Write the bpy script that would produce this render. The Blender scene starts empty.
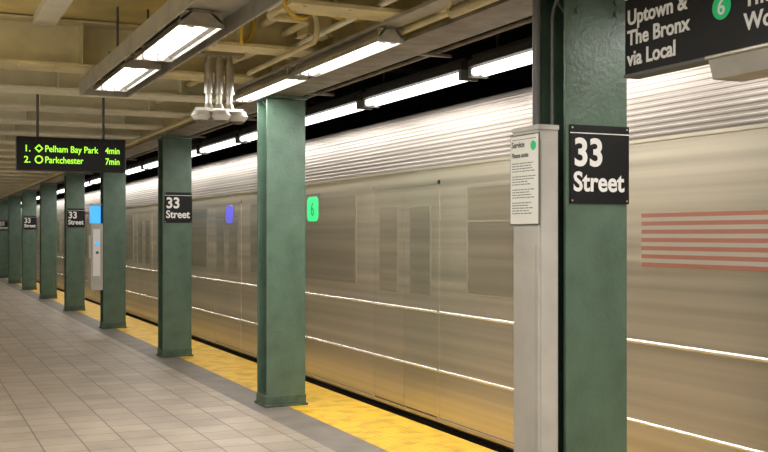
import bpy, math, random
from mathutils import Vector, Matrix
random.seed(3)
S=bpy.context.scene
try:
    S.view_settings.view_transform='Standard'
    S.view_settings.look='None'
except Exception: pass
COL=S.collection
# ---------------------------------------------------------------- materials
def mat(name,col,rough=.5,metal=0,emit=None,estr=0,noise=0,nscale=8,bump=0,bscale=30,stretch=(1,1,1),spec=.5,rvar=0,coat=0):
    m=bpy.data.materials.new(name); m.use_nodes=True
    nt=m.node_tree; N=nt.nodes; L=nt.links; b=N['Principled BSDF']
    b.inputs['Base Color'].default_value=(*col,1)
    b.inputs['Roughness'].default_value=rough
    b.inputs['Metallic'].default_value=metal
    b.inputs['Specular IOR Level'].default_value=spec
    b.inputs['Coat Weight'].default_value=coat
    if emit:
        b.inputs['Emission Color'].default_value=(*emit,1)
        b.inputs['Emission Strength'].default_value=estr
    if noise or bump or rvar:
        tc=N.new('ShaderNodeTexCoord'); mp=N.new('ShaderNodeMapping')
        mp.inputs['Scale'].default_value=stretch
        L.new(tc.outputs['Object'],mp.inputs['Vector'])
    if noise or rvar:
        n=N.new('ShaderNodeTexNoise'); n.inputs['Scale'].default_value=nscale; n.inputs['Detail'].default_value=5
        L.new(mp.outputs[0],n.inputs['Vector'])
    if noise:
        r=N.new('ShaderNodeValToRGB')
        r.color_ramp.elements[0].position=.3; r.color_ramp.elements[1].position=.7
        r.color_ramp.elements[0].color=(*[c*(1-noise) for c in col],1)
        r.color_ramp.elements[1].color=(*[min(1,c*(1+noise)) for c in col],1)
        L.new(n.outputs['Fac'],r.inputs[0]); L.new(r.outputs[0],b.inputs['Base Color'])
    if rvar:
        mr=N.new('ShaderNodeMapRange'); mr.inputs[3].default_value=rough-rvar; mr.inputs[4].default_value=rough+rvar
        L.new(n.outputs['Fac'],mr.inputs[0]); L.new(mr.outputs[0],b.inputs['Roughness'])
    if bump:
        n2=N.new('ShaderNodeTexNoise'); n2.inputs['Scale'].default_value=bscale; n2.inputs['Detail'].default_value=3
        L.new(mp.outputs[0],n2.inputs['Vector'])
        bp=N.new('ShaderNodeBump'); bp.inputs['Strength'].default_value=bump; bp.inputs['Distance'].default_value=.01
        L.new(n2.outputs['Fac'],bp.inputs['Height']); L.new(bp.outputs[0],b.inputs['Normal'])
    return m
GREEN=mat('green_enamel_paint',(.086,.145,.106),.36,noise=.2,nscale=5,bump=.3,bscale=40)
GREEN2=mat('green_base_paint',(.06,.10,.072),.5,noise=.4,nscale=12)
BLACK=mat('sign_black_enamel',(.008,.008,.009),.45,spec=.25)
WHITE=mat('sign_white_lettering',(.85,.85,.85),.5)
SIGNGREEN=mat('route_green',(.0,.42,.13),.4,emit=(.0,.45,.15),estr=.25)
GREY=mat('grey_painted_steel',(.47,.455,.43),.45,noise=.1,nscale=5)
GREYD=mat('dark_grey_steel',(.10,.10,.10),.5)
SILVER=mat('galvanised_steel',(.55,.53,.48),.36,metal=.75,noise=.15,nscale=15)
CHAN=mat('channel_grey_steel',(.46,.455,.42),.45,metal=.3,noise=.15,nscale=6)
PAPER=mat('notice_paper',(.80,.81,.78),.6)
INK=mat('notice_ink',(.16,.17,.16),.7)
CREAM=mat('cream_beam_paint',(.74,.67,.43),.5,noise=.16,nscale=4)
CREAMW=mat('pale_beam_paint',(.86,.85,.76),.5,noise=.07,nscale=4)
YCEIL=mat('ceiling_cream_yellow_paint',(.70,.60,.27),.6,noise=.22,nscale=1.8,bump=.15,bscale=10)
YCABLE=mat('yellow_cable',(.65,.47,.05),.5)
DARK=mat('tunnel_black',(.012,.011,.011),.85,noise=.3,nscale=2,spec=.2)
DARKST=mat('sooty_steel',(.03,.027,.024),.75,noise=.3,nscale=3,spec=.3)
SOOTP=mat('sooty_pipe',(.20,.175,.14),.6,noise=.35,nscale=6)
SOOTL=mat('dusty_pipe',(.40,.35,.27),.55,noise=.3,nscale=6)
TUBE=mat('fluorescent_tube',(1,1,1),.4,emit=(1,.98,.94),estr=3.5)
DIFF=mat('lamp_diffuser',(.9,.9,.9),.4,emit=(1,.97,.90),estr=.8)
LED=mat('led_amber_green',(.2,.6,.02),.5,emit=(.42,1,.04),estr=1.3)
LEDG=mat('led_green',(.05,.6,.2),.4,emit=(.03,.90,.28),estr=.65)
LEDB=mat('led_blue',(.1,.1,.7),.4,emit=(.16,.15,.95),estr=.55)
CYAN=mat('help_blue_light',(.05,.35,.8),.3,emit=(.05,.42,1),estr=.9)
STEEL=mat('brushed_stainless',(.60,.54,.44),.36,metal=.85,noise=.2,nscale=1.2,stretch=(1,.06,10),rvar=.08)
ROOF=mat('corrugated_stainless',(.27,.238,.21),.5,metal=.7,noise=.25,nscale=2,stretch=(1,.05,12))
BEAD=mat('bright_steel_bead',(.92,.90,.84),.25,metal=.7)
DOORM=mat('door_stainless',(.575,.517,.42),.37,metal=.85,noise=.2,nscale=1.2,stretch=(1,.06,10),rvar=.06)
GLASS=mat('tinted_window_glass',(.42,.375,.29),.28,metal=.75,noise=.2,nscale=1.2,stretch=(1,.08,8))
GASKET=mat('window_gasket',(.39,.355,.28),.42,metal=.6)
SEAM=mat('panel_seam',(.25,.23,.19),.5,metal=.4)
FRED=mat('flag_red',(.46,.19,.14),.45,metal=.3)
FWHITE=mat('flag_white',(.52,.47,.40),.45,metal=.3)
FBLUE=mat('flag_blue',(.12,.16,.35),.45,metal=.2)
UNDER=mat('undercarriage_black',(.02,.02,.02),.7)
RAIL=mat('rail_steel',(.3,.25,.2),.4,metal=.8)

def tilemat(name,col,size,grout,rough=.35,var=.12,mortar=.012):
    m=bpy.data.materials.new(name); m.use_nodes=True
    nt=m.node_tree; N=nt.nodes; L=nt.links; b=N['Principled BSDF']
    tc=N.new('ShaderNodeTexCoord'); mp=N.new('ShaderNodeMapping')
    L.new(tc.outputs['Object'],mp.inputs['Vector'])
    br=N.new('ShaderNodeTexBrick'); br.offset=0; br.squash=1
    br.inputs['Scale'].default_value=1
    br.inputs['Brick Width'].default_value=size; br.inputs['Row Height'].default_value=size
    br.inputs['Mortar Size'].default_value=size*mortar; br.inputs['Mortar Smooth'].default_value=.2
    br.inputs['Color1'].default_value=(*[c*(1-var) for c in col],1)
    br.inputs['Color2'].default_value=(*[c*(1+var*.6) for c in col],1)
    br.inputs['Mortar'].default_value=(*grout,1)
    L.new(mp.outputs[0],br.inputs['Vector'])
    n=N.new('ShaderNodeTexNoise'); n.inputs['Scale'].default_value=1.6; n.inputs['Detail'].default_value=8; n.inputs['Roughness'].default_value=.65
    L.new(tc.outputs['Object'],n.inputs['Vector'])
    mr=N.new('ShaderNodeMapRange'); mr.inputs[1].default_value=.25; mr.inputs[2].default_value=.75; mr.inputs[3].default_value=.74; mr.inputs[4].default_value=1.14
    L.new(n.outputs['Fac'],mr.inputs[0])
    mx=N.new('ShaderNodeVectorMath'); mx.operation='MULTIPLY'
    L.new(br.outputs['Color'],mx.inputs[0]); L.new(mr.outputs[0],mx.inputs[1])
    L.new(mx.outputs[0],b.inputs['Base Color'])
    b.inputs['Roughness'].default_value=rough
    b.inputs['Specular IOR Level'].default_value=.35
    bp=N.new('ShaderNodeBump'); bp.inputs['Strength'].default_value=.3; bp.inputs['Distance'].default_value=.004; bp.invert=True
    L.new(br.outputs['Fac'],bp.inputs['Height']); L.new(bp.outputs[0],b.inputs['Normal'])
    return m
TILE=tilemat('platform_tile',(.36,.30,.245),.305,(.17,.135,.108),.5,mortar=.022)
WALLT=tilemat('white_wall_tile',(.75,.73,.66),.15,(.4,.38,.33),.25)
CONC=mat('grey_rubber_edge',(.17,.148,.13),.6,noise=.2,nscale=3,bump=.1,bscale=60)
def tact():
    m=bpy.data.materials.new('yellow_tactile_warning'); m.use_nodes=True
    nt=m.node_tree; N=nt.nodes; L=nt.links; b=N['Principled BSDF']
    tc=N.new('ShaderNodeTexCoord')
    v=N.new('ShaderNodeTexVoronoi'); v.inputs['Scale'].default_value=18; v.inputs['Randomness'].default_value=0
    v.voronoi_dimensions='2D'
    L.new(tc.outputs['Object'],v.inputs['Vector'])
    mr=N.new('ShaderNodeMapRange'); mr.inputs[1].default_value=.2; mr.inputs[2].default_value=.34; mr.inputs[3].default_value=1; mr.inputs[4].default_value=0
    L.new(v.outputs['Distance'],mr.inputs[0])
    n=N.new('ShaderNodeTexNoise'); n.inputs['Scale'].default_value=5; n.inputs['Detail'].default_value=8
    L.new(tc.outputs['Object'],n.inputs['Vector'])
    r=N.new('ShaderNodeValToRGB'); r.color_ramp.elements[0].color=(.56,.33,.02,1); r.color_ramp.elements[1].color=(.82,.50,.025,1)
    r.color_ramp.elements[0].position=.35; r.color_ramp.elements[1].position=.55
    L.new(n.outputs['Fac'],r.inputs[0])
    mx=N.new('ShaderNodeMixRGB'); mx.blend_type='MULTIPLY'; mx.inputs[0].default_value=.35
    L.new(r.outputs[0],mx.inputs[1])
    r2=N.new('ShaderNodeValToRGB'); r2.color_ramp.elements[0].color=(.55,.5,.45,1); r2.color_ramp.elements[1].color=(1,1,1,1)
    L.new(mr.outputs[0],r2.inputs[0]); L.new(r2.outputs[0],mx.inputs[2]); L.new(mx.outputs[0],b.inputs['Base Color'])
    bp=N.new('ShaderNodeBump'); bp.inputs['Strength'].default_value=.8; bp.inputs['Distance'].default_value=.006
    L.new(mr.outputs[0],bp.inputs['Height']); L.new(bp.outputs[0],b.inputs['Normal'])
    b.inputs['Roughness'].default_value=.55
    return m
TACT=tact()

# ---------------------------------------------------------------- mesh builder
class MB:
    def __init__(s): s.v=[];s.f=[];s.m=[];s.mats=[];s.sm=[]
    def mi(s,m):
        if m not in s.mats: s.mats.append(m)
        return s.mats.index(m)
    def faces(s,vs,fs,m,smooth=False):
        o=len(s.v); s.v+= [tuple(p) for p in vs]; i=s.mi(m)
        for f in fs: s.f.append([o+k for k in f]); s.m.append(i); s.sm.append(smooth)
    def box(s,x0,x1,y0,y1,z0,z1,m):
        s.faces([(x0,y0,z0),(x1,y0,z0),(x1,y1,z0),(x0,y1,z0),(x0,y0,z1),(x1,y0,z1),(x1,y1,z1),(x0,y1,z1)],
         [(0,3,2,1),(4,5,6,7),(0,1,5,4),(1,2,6,5),(2,3,7,6),(3,0,4,7)],m)
    def prism(s,prof,y0,y1,m,axis='y',cap=True,smooth=False,closed=True):
        n=len(prof)
        def P(a,b,t): return (a,t,b) if axis=='y' else ((t,a,b) if axis=='x' else (a,b,t))
        vs=[P(a,b,y0) for a,b in prof]+[P(a,b,y1) for a,b in prof]
        fs=[(i,(i+1)%n,(i+1)%n+n,i+n) for i in range(n if closed else n-1)]
        s.faces(vs,fs,m,smooth)
        if cap and closed: s.faces(vs,[tuple(range(n)),tuple(range(2*n-1,n-1,-1))],m)
    def cyl(s,p0,p1,r0,m,r1=None,n=16,cap=True):
        r1=r0 if r1 is None else r1
        p0=Vector(p0);p1=Vector(p1); d=(p1-p0).normalized()
        a=d.orthogonal().normalized(); b=d.cross(a)
        vs=[];
        for p,r in ((p0,r0),(p1,r1)):
            for i in range(n):
                t=2*math.pi*i/n; vs.append(p+(a*math.cos(t)+b*math.sin(t))*r)
        s.faces(vs,[(i,(i+1)%n,(i+1)%n+n,i+n) for i in range(n)],m,True)
        if cap: s.faces(vs,[tuple(range(n))[::-1],tuple(range(n,2*n))],m)
    def obj(s,name,loc=(0,0,0),parent=None,bevel=0,data=None):
        if data is None:
            me=bpy.data.meshes.new(name+'_mesh'); me.from_pydata(s.v,[],s.f)
            for m in s.mats: me.materials.append(m)
            for p,i,k in zip(me.polygons,s.m,s.sm): p.material_index=i; p.use_smooth=k
            import bmesh
            bm=bmesh.new(); bm.from_mesh(me); bmesh.ops.recalc_face_normals(bm,faces=bm.faces); bm.to_mesh(me); bm.free()
        else: me=data
        o=bpy.data.objects.new(name,me); COL.objects.link(o); o.location=loc
        if parent: o.parent=parent
        if bevel:
            b=o.modifiers.new('bevel','BEVEL'); b.width=bevel; b.segments=2; b.limit_method='ANGLE'
        return o
def empty(name,loc=(0,0,0)):
    o=bpy.data.objects.new(name,None); COL.objects.link(o); o.location=loc; o.empty_display_size=.1; return o
def text(body,size,loc,facing,m,parent,name,align='LEFT',off=.0,ext=.0015,sx=1):
    c=bpy.data.curves.new(name,'FONT'); c.body=body; c.size=size; c.align_x=align; c.offset=off; c.extrude=ext
    c.materials.append(m); c.resolution_u=4
    o=bpy.data.objects.new(name,c); COL.objects.link(o); o.location=loc
    o.rotation_euler=(math.pi/2,0,0) if facing=='-y' else (math.pi/2,0,-math.pi/2)
    o.scale=(sx,1,1)
    if parent: o.parent=parent
    return o
def pipe(name,pts,r,m,parent=None):
    c=bpy.data.curves.new(name,'CURVE'); c.dimensions='3D'; c.bevel_depth=r; c.bevel_resolution=3; c.use_fill_caps=True
    sp=c.splines.new('BEZIER'); sp.bezier_points.add(len(pts)-1)
    for b,p in zip(sp.bezier_points,pts):
        b.co=p; b.handle_left_type=b.handle_right_type='AUTO'
    c.materials.append(m)
    o=bpy.data.objects.new(name,c); COL.objects.link(o)
    if parent: o.parent=parent
    return o
def ppipe(name,pts,r,m,parent=None):
    c=bpy.data.curves.new(name,'CURVE'); c.dimensions='3D'; c.bevel_depth=r; c.bevel_resolution=3; c.use_fill_caps=True
    out=[Vector(pts[0])]
    for i in range(1,len(pts)-1):
        a,b,d=map(Vector,pts[i-1:i+2]); e=min(.09,(a-b).length/2,(d-b).length/2)
        p=b+(a-b).normalized()*e; q=b+(d-b).normalized()*e
        for t in (0,.25,.5,.75,1): out.append(p*(1-t)**2+b*2*t*(1-t)+q*t*t)
    out.append(Vector(pts[-1]))
    sp=c.splines.new('POLY'); sp.points.add(len(out)-1)
    for k,p in zip(sp.points,out): k.co=(*p,1)
    c.materials.append(m)
    o=bpy.data.objects.new(name,c); COL.objects.link(o)
    if parent: o.parent=parent
    return o

YE=84; YB=-12
# ---------------------------------------------------------------- shell
b=MB(); b.box(-5,2.87,YB,YE,-.3,0,TILE); b.obj('floor')
b=MB(); b.box(2.87,3.225,YB,YE,-.3,0,CONC); b.obj('trim_1')
b=MB(); b.box(3.225,3.95,YB,YE,-.3,.001,TACT); b.obj('tactile_warning_strip')
b=MB(); b.box(3.6,3.88,YB,YE,-1.3,-.3,DARKST); b.obj('wall_platform_edge')
b=MB(); b.box(3.6,9.9,YB,YE,-1.4,-1.3,DARK); b.obj('track_bed')
for xr in (4.65,6.1):
    b=MB(); b.box(xr-.06,xr+.06,YB,YE,-1.3,-1.28,RAIL); b.box(xr-.01,xr+.01,YB,YE,-1.28,-1.2,RAIL); b.box(xr-.035,xr+.035,YB,YE,-1.2,-1.16,RAIL); b.obj('running_rail')
b=MB(); b.box(9.9,10.1,YB,YE,-1.4,3.9,DARK); b.obj('wall_right')
b=MB(); b.box(-5.2,-5,YB,YE,0,3.4,WALLT); b.obj('wall_left_bounce')  # out-of-view wall, white tile added for bounce light
b=MB(); b.box(-5.2,10.1,YE,YE+.2,-1.4,3.9,DARKST); b.obj('wall_back')
b=MB(); b.box(-5.2,3.15,YB,YE,3.4,3.5,YCEIL); b.obj('ceiling')
b=MB(); b.box(3.35,10.1,YB,YE,3.8,3.9,DARK); b.obj('ceiling_tunnel')

# column line girder
b=MB()
b.box(3.04,3.36,YB,YE,2.905,2.93,SOOTP); b.box(3.19,3.21,YB,YE,2.93,3.85,DARKST)
b.box(3.10,3.15,YB,YE,2.94,3.4,CREAM)
b.obj('ceiling_girder')
def beam(y,x0,x1,zb,m,depth=.37,w=.28):
    b=MB(); b.box(x0,x1,y-w/2,y+w/2,zb,zb+.025,m); b.box(x0,x1,y-.012,y+.012,zb+.025,zb+depth,m); b.box(x0,x1,y-w/2,y+w/2,zb+depth,zb+depth+.02,m)
    xx=x0+.3
    while xx<x1-.1:
        b.box(xx-.006,xx+.006,y-w/2+.02,y+w/2-.02,zb+.025,zb+depth,m); xx+=1.2
    if -8<y<14:
        xx=x0+.1
        while xx<x1:
            for dy in(-.09,.09): b.cyl((xx,y+dy,zb-.008),(xx,y+dy,zb),.012,m,n=6)
            xx+=.3
    return b.obj('ceiling_beam',(0,0,0))
for k in range(-14,46):
    y=13.67+1.523*k
    if y>YE-1 or y<YB+1: continue
    if k in(-4,): beam(y,1.95,3.03,3.0,CREAM)
    elif k in(-5,-6): beam(y,2.1,3.03,3.0,CREAM)
    else: beam(y,-4.98,3.03,3.0,CREAMW if k>-3 else CREAM,w=.38)
for k in range(0,24):
    y=4.5+1.523*2*k
    if y<YE-1:
        b=MB(); b.box(3.22,9.9,y-.12,y+.12,3.45,3.48,DARKST); b.box(3.22,9.9,y-.01,y+.01,3.48,3.8,DARKST); b.obj('tunnel_beam')
b=MB(); b.box(.93,1.11,3,9,3.34,3.4,CREAMW); b.obj('ceiling_strap')

# ---------------------------------------------------------------- columns
def colmesh():
    b=MB(); w=.19
    b.box(-w,w,0,.024,.02,2.87,GREEN); b.box(-w,w,.276,.30,.02,2.87,GREEN); b.box(-.011,.011,.024,.276,.02,2.87,GREEN)
    b.box(-w-.02,w+.02,-.02,.32,0,.022,GREEN2)
    b.box(-w-.006,w+.006,-.006,.306,.022,.10,GREEN2)
    b.box(-w-.02,w+.02,-.02,.32,2.875,2.903,GREEN)
    for z in (2.74,2.80):
        for x in (-.12,.12):
            for y0,y1 in ((-.012,0),(.30,.312)):
                b.cyl((x,y0,z),(x,y1,z),.016,GREEN,n=8)
    for sx in(-1,1):
        b.faces([(sx*.011,.14,2.865),(sx*.011,.16,2.865),(sx*w,.16,2.865),(sx*w,.14,2.865),(sx*.011,.14,2.65),(sx*.011,.16,2.65)],
          [(0,1,2,3),(0,3,4),(1,5,2),(4,3,2,5),(0,4,5,1)],GREEN)
    return b
cm=colmesh(); cdata=None
for k in range(-2,17):
    y=4.384+4.57*k
    if k==1: y=9.2
    o=cm.obj('steel_column',(3.21,y,.001),bevel=.004 if cdata is None else 0,data=cdata)
    if cdata is None: cdata=o.data
    elif k<5:
        bv=o.modifiers.new('bevel','BEVEL'); bv.width=.004; bv.segments=2; bv.limit_method='ANGLE'
    if k>=0 and k%2==0:
        e=empty('station_name_sign',(3.222,y-.001,1.96))
        b=MB(); b.box(-.183,.183,-.008,0,-.2,.2,BLACK); b.box(-.183,.183,-.009,-.008,.156,.161,WHITE)
        for dx in(-.17,.17):
            for dz in (-.185,.185): b.cyl((dx,-.010,dz),(dx,-.008,dz),.005,SILVER,n=8)
        b.obj('panel',parent=e)
        text('33',.195,(-.163,-.009,-.005),'-y',WHITE,e,'number_text',off=.0055,sx=.95,ext=.0004)
        text('Street',.138,(-.165,-.009,-.135),'-y',WHITE,e,'street_text',off=.0035,sx=.92,ext=.0004)

# ---------------------------------------------------------------- enclosure on near column
b=MB(); yc=4.384
b.box(2.865,2.985,yc+.02,yc+.25,.0,2.14,GREY); b.box(2.860,2.987,yc+.012,yc+.258,2.13,2.155,GREY)
b.box(2.862,2.865,yc+.04,yc+.23,.15,1.55,GREY)
b.box(2.88,2.97,yc+.016,yc+.02,.1,2.08,GREY)
b.obj('utility_enclosure',bevel=.003)
e=empty('service_notice',(2.8635,yc+.135,1.88))
b=MB(); b.box(-.004,0,-.135,.14,-.23,.235,GREYD); b.box(-.006,-.004,-.128,.133,-.223,.228,PAPER)
random.seed(5)
for i in range(20):
    z=.085-i*.0135
    if i in (4,9,14): continue
    w=random.uniform(.15,.21)
    y1=.115
    while y1>.115-w:
        l=random.uniform(.012,.035); b.box(-.0068,-.006,y1-l,y1,z,z+.0045,INK); y1-=l+.006
b.box(-.0068,-.006,-.11,.115,.208,.211,INK)
b.obj('sheet',parent=e)
b=MB(); b.cyl((-.006,-.085,.172),(-.008,-.085,.172),.024,SIGNGREEN,n=24); b.obj('route_disc',parent=e)
text('Service',.042,(-.0065,.12,.17),'-x',INK,e,'title',off=.001)
text('Please note',.034,(-.0065,.12,.118),'-x',INK,e,'subtitle',off=.001)
ppipe('riser_conduit',[(2.92,4.5,2.15),(2.92,4.5,3.38)],.022,GREYD)
ppipe('riser_conduit',[(2.97,4.56,2.15),(2.97,4.56,3.38)],.016,GREEN2)
ppipe('riser_conduit',[(2.975,4.44,2.15),(2.975,4.44,2.72),(3.0,4.44,2.8),(3.0,4.34,2.8)],.009,GREYD)

# ---------------------------------------------------------------- direction sign
e=empty('platform_direction_sign',(3.2,0,0))
b=MB(); b.box(-.04,.04,1.9,4.09,2.372,2.80,BLACK)
b.box(-.045,.045,1.89,4.095,2.36,2.376,GREYD); b.box(-.045,.045,1.89,4.095,2.795,2.81,GREYD)
for y in (2.3,3.75): b.box(-.02,.02,y-.03,y+.03,2.81,2.905,GREYD)
b.box(-.0415,-.04,1.9,4.09,2.735,2.741,WHITE)
b.obj('panel',parent=e,bevel=.002)
X=-.0415
text('Uptown &',.1,(X,4.07,2.612),'-x',WHITE,e,'line_1',off=.0022)
text('The Bronx',.1,(X,4.07,2.514),'-x',WHITE,e,'line_2',off=.0022)
text('via Local',.1,(X,4.07,2.416),'-x',WHITE,e,'line_3',off=.0022)
b=MB(); b.cyl((X,3.43,2.575),(X-.003,3.43,2.575),.055,SIGNGREEN,n=32); b.obj('route_disc',parent=e)
text('6',.095,(X-.004,3.43,2.542),'-x',WHITE,e,'route_number',align='CENTER',off=.001)
text('The',.1,(X,3.30,2.548),'-x',WHITE,e,'line_4',off=.0022)
text('World',.1,(X,3.30,2.45),'-x',WHITE,e,'line_5',off=.0022)
b=MB()
b.prism([(3.09,2.352),(3.31,2.352),(3.28,2.262),(3.12,2.262)],2.7,3.44,CHAN)
b.box(3.08,3.32,2.69,3.45,2.345,2.36,SILVER)
b.obj('sign_ballast_box',bevel=.004)

# ---------------------------------------------------------------- arrival display
e=empty('train_arrival_display',(1.625,11.74,2.3))
b=MB(); b.box(-.57,.57,0,.16,0,.36,BLACK); b.box(-.575,.575,-.012,0,0,.03,BLACK); b.box(-.575,.575,-.012,0,.33,.36,BLACK)
b.box(-.575,-.54,-.012,0,.03,.33,BLACK); b.box(.54,.575,-.012,0,.03,.33,BLACK)
for x in(-.35,.35): b.cyl((x,.08,.36),(x,.08,1.1),.014,GREYD)
b.obj('housing',parent=e,bevel=.004)
for row,(n,t,mn) in enumerate((('1.','Pelham Bay Park','4min'),('2.','Parkchester','7min'))):
    z=.2-row*.12
    text(n,.1,(-.50,-.004,z),'-y',LED,e,'row_number',off=.001)
    text(t,.1,(-.285,-.004,z),'-y',LED,e,'destination',off=.001,sx=.84)
    text(mn,.1,(.515,-.004,z),'-y',LED,e,'minutes',align='RIGHT',off=.001,sx=.8)
    b=MB()
    if row==0:
        c=(-.345,z+.035); r=.046
        b.faces([(c[0]-r,-.004,c[1]),(c[0],-.004,c[1]-r),(c[0]+r,-.004,c[1]),(c[0],-.004,c[1]+r),
             (c[0]-r*.6,-.004,c[1]),(c[0],-.004,c[1]-r*.6),(c[0]+r*.6,-.004,c[1]),(c[0],-.004,c[1]+r*.6)],[(0,1,5,4),(1,2,6,5),(2,3,7,6),(3,0,4,7)],LED)
    else:
        vs=[];n=24
        for r in (.044,.03):
            for i in range(n): t_=2*math.pi*i/n; vs.append((-.345+r*math.cos(t_),-.004,z+.035+r*math.sin(t_)))
        b.faces(vs,[(i,(i+1)%n,(i+1)%n+n,i+n) for i in range(n)],LED)
    b.obj('route_symbol',parent=e)

# ---------------------------------------------------------------- lights
PW=.59
def arealight(name,loc,sx,sy,power,parent=None,col=(1,.97,.91),up=False):
    l=bpy.data.lights.new(name,'AREA'); l.shape='RECTANGLE'; l.size=sx; l.size_y=sy; l.energy=power*PW; l.color=col
    o=bpy.data.objects.new(name,l); COL.objects.link(o); o.location=loc
    if up: o.rotation_euler=(math.pi,0,0)
    if parent: o.parent=parent
    return o
def fixture(x,y,z,ln,w=.34,power=30,hang=.1,body=SILVER,tubes=2,name='fluorescent_light_fixture'):
    e=empty(name,(x,y,z)); b=MB(); h=w/2
    b.prism([(-h,.0),(-h-.01,.0),(-h-.01,.03),(-h*.4,.10),(h*.4,.10),(h+.01,.03),(h+.01,0),(h,0),(h,.02),(h*.4,.085),(-h*.4,.085),(-h,.02)],0,ln,body)
    for yy in (0,ln-.03): b.box(-h,h,yy,yy+.03,.0,.09,body)
    b.obj('housing',parent=e)
    t=MB()
    for i in range(tubes):
        tx=(i-(tubes-1)/2)*w*.42
        t.cyl((tx,.06,.025),(tx,ln-.06,.025),.02,TUBE,n=10)
        for yy in(.035,ln-.06): t.box(tx-.02,tx+.02,yy,yy+.025,0,.06,WHITE)
    t.obj('tubes',parent=e)
    d=MB(); d.box(-h*.82,h*.82,.05,ln-.05,.05,.056,DIFF); d.obj('reflector',parent=e)
    if power: arealight('lamp',(0,ln/2,-.006),w*.5,ln-.14,power,e)
    return e
def added_batten(x,y,ln,power,up):  # out-of-view battens, added bare so they light the platform and ceiling
    e=empty('added_batten_light',(x,y,2.62)); b=MB()
    b.box(-.05,.05,0,ln,.0,.07,WHITE)
    for yy in (.3,ln-.3): b.cyl((0,yy,.07),(0,yy,.78),.01,GREYD,n=8)
    b.obj('housing',parent=e)
    t=MB()
    for tx in (-.085,.085): t.cyl((tx,.03,.035),(tx,ln-.03,.035),.02,TUBE,n=10)
    t.obj('tubes',parent=e)
    arealight('lamp',(0,ln/2,-.01),.2,ln-.1,power,e); arealight('ceiling_fill',(0,ln/2,.085),.2,ln-.1,up,e,up=True)  # second area light is an up-facing fill, added to brighten the ceiling
def edge_fixture(y,ln,power):
    e=empty('track_edge_light_fixture',(3.86,y,2.80)); b=MB()
    b.box(-.075,.075,0,ln,.05,.10,DARKST); b.box(-.045,.045,0,ln,.10,.14,DARKST)
    for yy in (.3,ln-.3): b.cyl((0,yy,.14),(0,yy,1.0),.012,DARKST,n=8)
    for yy in (0,ln-.04): b.box(-.075,.075,yy,yy+.04,-.03,.05,GREYD)
    b.obj('housing',parent=e)
    t=MB()
    for tx in (-.04,.04): t.cyl((tx,.04,.01),(tx,ln-.04,.01),.03,TUBE,n=10)
    t.obj('tubes',parent=e)
    if power: arealight('lamp',(0,ln/2,-.028),.12,ln-.1,power,e)
b=MB(); x=1.62; ya,yb=-6,9.65
b.box(x-.22,x+.22,ya,yb,2.975,2.99,CHAN); b.box(x-.22,x-.205,ya,yb,2.865,2.975,CHAN); b.box(x+.205,x+.22,ya,yb,2.865,2.975,CHAN)
for yy in (4.0,5.8,8.3): b.box(x-.2,x+.2,yy,yy+.04,2.99,3.04,CHAN); b.cyl((x-.12,yy+.02,3.04),(x-.12,yy+.02,3.4),.01,GREYD,n=8); b.cyl((x+.12,yy+.02,3.04),(x+.12,yy+.02,3.4),.01,GREYD,n=8)
b.box(x-.205,x+.205,yb-.01,yb,2.865,2.975,CHAN)
b.obj('lighting_wireway')
x=2.89
b=MB(); b.box(x-.07,x+.07,-6,10.0,2.975,2.998,CHAN); b.obj('lighting_wireway')
for ya in (-4,-1.5,1,3.2,6.2,7.95): fixture(1.62,ya,2.87,1.4,w=.26,power=40,hang=0)
for ya in (-4.3,-1.8,.6,6.2,8.0): fixture(2.89,ya,2.872,1.62,w=.17,power=40,hang=0)
for i in range(16):
    added_batten(-1.6,-6+i*5.5,2.4,54 if i<8 else 34,75 if i<8 else 45)
y=6.87-1.97*7
while y<YE-3:
    edge_fixture(y,1.86,32 if y<34 else 0); y+=1.97
arealight('track_edge_far_lamp',(3.86,58,2.77),.09,46,360)

# ---------------------------------------------------------------- pendant cluster
e=empty('pendant_sensor_cluster',(2.37,8.5,0))
b=MB()
b.box(-.20,.20,-.07,.07,3.10,3.15,SILVER); b.cyl((-.12,0,3.15),(-.12,0,3.4),.016,SILVER); b.cyl((.12,0,3.15),(.12,0,3.4),.016,SILVER)
for i,dx in enumerate((-.09,.0,.09)):
    b.cyl((dx,0,2.66),(dx,0,3.10),.026,SILVER); b.cyl((dx,0,2.78),(dx,0,3.04),.038,SILVER); b.cyl((dx,0,2.655),(dx,0,2.70),.042,SILVER,r1=.026)
b.box(-.2,.2,-.04,.04,2.635,2.66,SILVER)
for dx,dy in ((-.16,-.02),(.0,-.06),(.16,-.02)):
    b.cyl((dx,dy,2.595),(dx,dy,2.635),.085,SILVER,r1=.06,n=24); b.cyl((dx,dy,2.555),(dx,dy,2.595),.055,CHAN,r1=.085,n=24); b.cyl((dx,dy,2.535),(dx,dy,2.555),.03,GREYD,r1=.055,n=24)
b.obj('pipes_and_domes',parent=e)

# ---------------------------------------------------------------- help point
e=empty('help_point_intercom',(2.92,18.1,0))
b=MB(); b.box(-.1,.095,0,.28,.66,1.80,GREY); b.box(-.1,.07,0,.28,2.10,2.13,GREY)
b.box(-.085,.06,.015,.265,1.80,2.10,CYAN)
b.box(-.104,-.1,.04,.24,1.2,1.6,WHITE); b.box(-.07,.05,-.004,0,.9,1.7,WHITE); b.cyl((-.0,-.012,1.45),(0,-.004,1.45),.03,CYAN); b.cyl((0,-.012,1.3),(0,-.004,1.3),.025,GREYD)
b.obj('cabinet',parent=e,bevel=.006)

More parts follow.
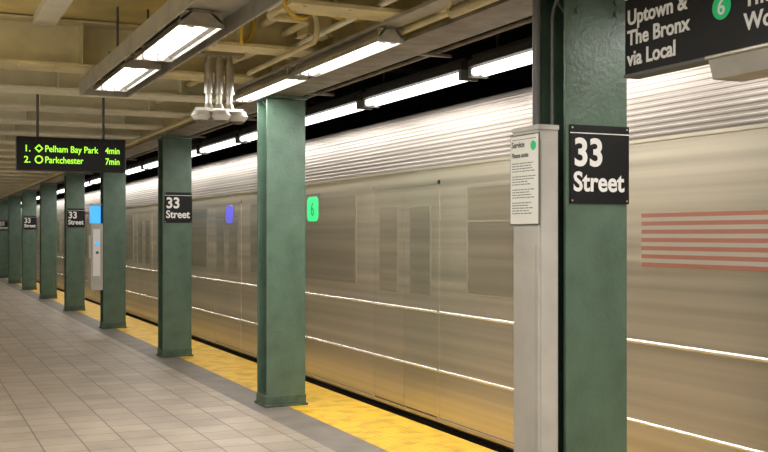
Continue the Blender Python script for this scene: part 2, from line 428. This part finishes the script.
# ---------------------------------------------------------------- conduits
C='ceiling_conduit'
ppipe(C,[(2.3,2,3.14),(2.3,7.0,3.14),(2.62,7.0,3.14),(2.62,12,3.14)],.026,CREAM)
ppipe(C,[(2.45,2,3.2),(2.45,7.9,3.2),(2.75,7.9,3.2),(2.75,20,3.2)],.03,CREAM)
ppipe(C,[(2.15,2,3.1),(2.15,6.6,3.1),(2.15,6.6,3.38)],.03,CREAMW)
ppipe(C,[(3.0,4.8,2.96),(3.0,30,2.96)],.022,CREAM)
ppipe(C,[(3.06,2,2.88),(3.06,4.2,2.88)],.02,CREAM)
ppipe(C,[(2.2,5.55,3.04),(2.98,5.55,3.04),(2.98,5.55,2.93),(2.98,4.75,2.93)],.025,CREAM)
ppipe(C,[(2.2,6.8,3.17),(2.6,6.8,3.17),(2.6,6.8,2.96),(2.6,8.4,2.96)],.02,CREAM)
ppipe(C,[(2.2,4.9,3.05),(2.7,4.9,3.05),(2.7,8.0,3.05),(3.0,8.0,3.05)],.022,CREAMW)
ppipe(C,[(2.15,5.2,3.28),(3.02,5.2,3.28)],.04,CREAM)
ppipe(C,[(2.15,5.9,3.30),(3.02,5.9,3.30)],.03,DARKST)
ppipe(C,[(2.0,7.3,3.3),(3.02,7.3,3.3)],.035,CREAM)
for (x,z,r,m) in ((3.47,3.02,.032,SOOTL),(3.545,3.00,.020,SOOTP),(3.61,3.03,.028,SOOTL),(3.68,3.00,.016,SOOTP),(3.735,3.02,.016,SOOTL)):
    ppipe('tunnel_pipe',[(x,YB+1,z),(x,60,z)],r,m)
for i in range(20):
    y=2.2+i*2.4
    b=MB(); b.box(3.43,3.77,y-.02,y+.02,2.955,2.975,SOOTP)
    for xx in (3.43,3.76): b.box(xx-.005,xx+.005,y-.012,y+.012,2.975,3.8,DARKST)
    b.obj('pipe_trapeze')
Y='ceiling_cable'
pipe(Y,[(2.22,7.3,3.38),(2.22,7.35,3.12),(2.26,7.45,3.02),(2.34,7.5,3.10),(2.38,7.55,3.38)],.014,YCABLE)
pipe(Y,[(2.35,6.2,3.38),(2.45,6.3,3.1),(2.6,6.45,3.06),(2.85,6.5,3.1),(2.95,6.6,3.38)],.014,YCABLE)
pipe(Y,[(2.0,5.9,3.38),(2.05,5.95,3.1),(2.15,6.1,2.98),(2.35,6.3,3.02),(2.4,6.4,3.12)],.014,YCABLE)
pipe(Y,[(2.55,5.0,3.38),(2.7,5.2,3.05),(2.9,5.4,2.99),(3.02,5.9,2.99),(3.02,7.0,2.99)],.018,CREAM)
pipe(Y,[(2.3,5.7,3.38),(2.4,5.75,3.18),(2.6,5.8,3.15),(2.8,5.8,3.22),(2.9,5.8,3.38)],.018,GREYD)
pipe(Y,[(2.0,8.2,3.38),(2.05,8.2,3.2),(2.1,8.3,3.12),(2.15,8.9,3.1)],.012,GREYD)
for (x,y,z,w) in ((2.40,6.45,3.10,.13),(2.12,8.0,3.1,.14),(2.75,7.25,3.08,.10),(2.5,5.35,3.08,.13)):
    b=MB(); b.box(x-w,x+w,y-.1,y+.1,z,z+.14,CREAM); b.box(x-w-.01,x+w+.01,y-.11,y+.11,z-.008,z,CREAM); b.box(x-.03,x+.03,y-.03,y+.03,z+.14,3.4,CREAM)
    for dx in(-1,1): b.cyl((x+dx*(w-.02),y-.08,z-.014),(x+dx*(w-.02),y-.08,z-.008),.008,GREYD,n=8)
    b.obj('ceiling_junction_box',bevel=.004)

# ---------------------------------------------------------------- subway cars
XS=4.05; W=2.6
def side_prof():
    p=[(XS+.03,.0),(XS,.05),(XS,2.18)]
    pts=[]
    for i in range(11):
        t=i/10; z=2.18+t*.36; x=XS+.01+.05*t*t
        pts.append((x,z))
    for i in range(1,10):
        a=i/9*math.radians(78); pts.append((XS+.06+.42*(1-math.cos(a)),2.54+.22*math.sin(a)))
    out=[]
    for i,(x,z) in enumerate(pts):
        out.append((x,z)); 
        if i<len(pts)-1:
            x2,z2=pts[i+1]
            for f,dn in ((.3,.0),(.42,-.0028),(.78,-.0028),(.9,0)):
                out.append((x+(x2-x)*f+dn, z+(z2-z)*f + (-dn*.5 if i>10 else 0)))
    return p,out
def car(y0,y1,doors,windows,flag=None,leds=()):
    e=empty('subway_car',(0,y0,0)); L=y1-y0
    p,rf=side_prof()
    b=MB()
    b.prism(p[:3],0,L,STEEL,closed=False)
    b.prism(rf,0,L,ROOF,closed=False)
    lx,lz=rf[-1]; xc=XS+W/2
    far=[(lx,lz),(xc,lz+.06),(2*xc-lx,lz),(2*xc-XS-.06,2.54),(2*xc-XS,2.18),(2*xc-XS,0),(XS+.03,0)]
    b.prism(far,0,L,ROOF,closed=False)
    prof=[p[0],p[1],p[2],(XS+.06,2.54),(lx,lz),(xc,lz+.06),(2*xc-lx,lz),(2*xc-XS-.06,2.54),(2*xc-XS,2.18),(2*xc-XS,0)]
    for yy,s in ((0.0,-1),(L,1)):
        b.faces([(x,yy,z) for x,z in prof],[tuple(range(len(prof)))],STEEL)
        b.box(xc-.4,xc+.4,min(yy,yy+s*.02),max(yy,yy+s*.02),.02,2.0,GLASS)
        b.box(xc-.2,xc+.2,min(yy,yy+s*.15),max(yy,yy+s*.15),-.5,-.3,UNDER)
    b.obj('body',parent=e)
    b=MB()
    segs=[];c=0
    for d0,d1 in sorted(doors):
        segs.append((c,d0-.03)); c=d1+.03
    segs.append((c,L))
    for s0,s1 in segs:
        for z in (.46,.95):
            b.cyl((XS,s0,z),(XS,s1,z),.013,BEAD,n=10)
    for z,h in ((2.16,.02),(.03,.03)):
        b.box(XS-.012,XS+.002,0,L,z,z+h,STEEL)
    b.box(XS-.004,XS+.0,0,L,.06,.07,SEAM)
    b.obj('trim_beads',parent=e)
    b=MB()
    for d0,d1 in doors:
        mid=(d0+d1)/2
        b.box(XS-.006,XS+.02,d0-.035,d0,.06,2.06,STEEL); b.box(XS-.006,XS+.02,d1,d1+.035,.06,2.06,STEEL); b.box(XS-.006,XS+.02,d0-.035,d1+.035,2.03,2.07,STEEL)
        for q0,q1 in((d0+.002,mid-.003),(mid+.003,d1-.002)):
            b.box(XS-.004,XS,q0,q1,.06,2.03,DOORM)
            for z in (.46,.95): b.cyl((XS-.004,q0,z),(XS-.004,q1,z),.013,BEAD,n=10)
            b.box(XS-.006,XS-.004,q0+.12,q1-.12,1.08,1.86,GASKET)
            b.box(XS-.008,XS-.006,q0+.135,q1-.135,1.095,1.845,GLASS)
    b.obj('doors',parent=e)
    b=MB()
    for w0,w1 in windows:
        b.box(XS-.004,XS+.001,w0,w1,1.12,2.0,GASKET)
        b.box(XS-.006,XS-.004,w0+.025,w1-.025,1.145,1.975,GLASS)
        b.box(XS-.008,XS-.004,w0+.02,w1-.02,1.70,1.715,GASKET)
    b.obj('windows',parent=e)
    if flag:
        b=MB(); f0,f1,z0,z1=flag; n=13; h=(z1-z0)/n
        for i in range(n):
            b.box(XS-.004,XS,f0,f1,z0+i*h,z0+(i+1)*h,FRED if i%2==0 else FWHITE)
        b.box(XS-.006,XS-.003,f0,f0+(f1-f0)*.36,z0+6*h,z1,FBLUE)
        b.obj('flag_decal',parent=e)
    for yy,m in leds:
        b=MB()
        w,h,r=(.34,.27,.07) if m is LEDG else (.34,.24,.09)
        prof=[]
        for cx,cz,a0 in ((w/2-r,h/2-r,0),(-w/2+r,h/2-r,90),(-w/2+r,-h/2+r,180),(w/2-r,-h/2+r,270)):
            for k in range(6):
                a=math.radians(a0+k*18); prof.append((yy+cx+r*math.cos(a),1.885+cz+r*math.sin(a)))
        b.box(XS-.010,XS-.004,yy-w/2-.03,yy+w/2+.03,1.885-h/2-.03,1.885+h/2+.03,GLASS)
        b.prism(prof,XS-.014,XS-.010,m,axis='x')
        b.obj('route_display',parent=e)
        if m is LEDG: text('6',.22,(XS-.015,yy,1.81),'-x',SIGNGREEN,e,'route_display_number',align='CENTER',ext=.001)
    b=MB()
    b.box(XS+.12,XS+W-.12,.2,L-.2,-.45,0,UNDER)
    for t in (2.2,L-2.2):
        b.box(XS+.35,XS+.5,t-1.2,t+1.2,-.95,-.6,UNDER); b.box(XS+W-.5,XS+W-.35,t-1.2,t+1.2,-.95,-.6,UNDER); b.box(XS+.5,XS+W-.5,t-.2,t+.2,-.9,-.45,UNDER)
        for dy in (-.9,.9):
            for xr in (4.65,6.1):
                b.cyl((xr-.06,t+dy,-.80),(xr+.06,t+dy,-.80),.36,UNDER,n=28)
            b.cyl((4.7,t+dy,-.80),(6.05,t+dy,-.80),.06,UNDER)
    b.obj('underframe',parent=e)
L=16.4
dd=[(1.9,3.2),(7.6,8.9),(13.2,14.5)]
ww=[(.5,1.4),(3.65,5.3),(5.5,7.15),(9.3,10.9),(11.1,12.75),(14.9,15.9)]
car(5.85,22.15,dd,ww,leds=((10.7-5.85,LEDG),(8.1,LEDB)))
y=22.45
while y<YE-17:
    car(y,y+L-.1,dd,ww); y+=16.6
dn=[(2.0,3.3),(7.4,8.7),(11.4,12.7)]
wn=[(.6,1.6),(3.7,5.3),(5.5,7.0),(9.1,11.0)]
car(-10.9,5.55,dn,wn,flag=(14.15,15.98,1.41,1.73))

# ---------------------------------------------------------------- world + camera
w=bpy.data.worlds.new('World'); S.world=w; w.use_nodes=True
w.node_tree.nodes['Background'].inputs[0].default_value=(1,.96,.88,1); w.node_tree.nodes['Background'].inputs[1].default_value=.35
cd=bpy.data.cameras.new('camera'); cam=bpy.data.objects.new('camera',cd); COL.objects.link(cam)
cam.location=(0,0,1.6); cam.rotation_euler=(math.pi/2,0,-math.atan(475.5/1038))
cd.sensor_width=36; cd.lens=1038/768*36; cd.shift_y=9/768; cd.clip_end=300
S.camera=cam
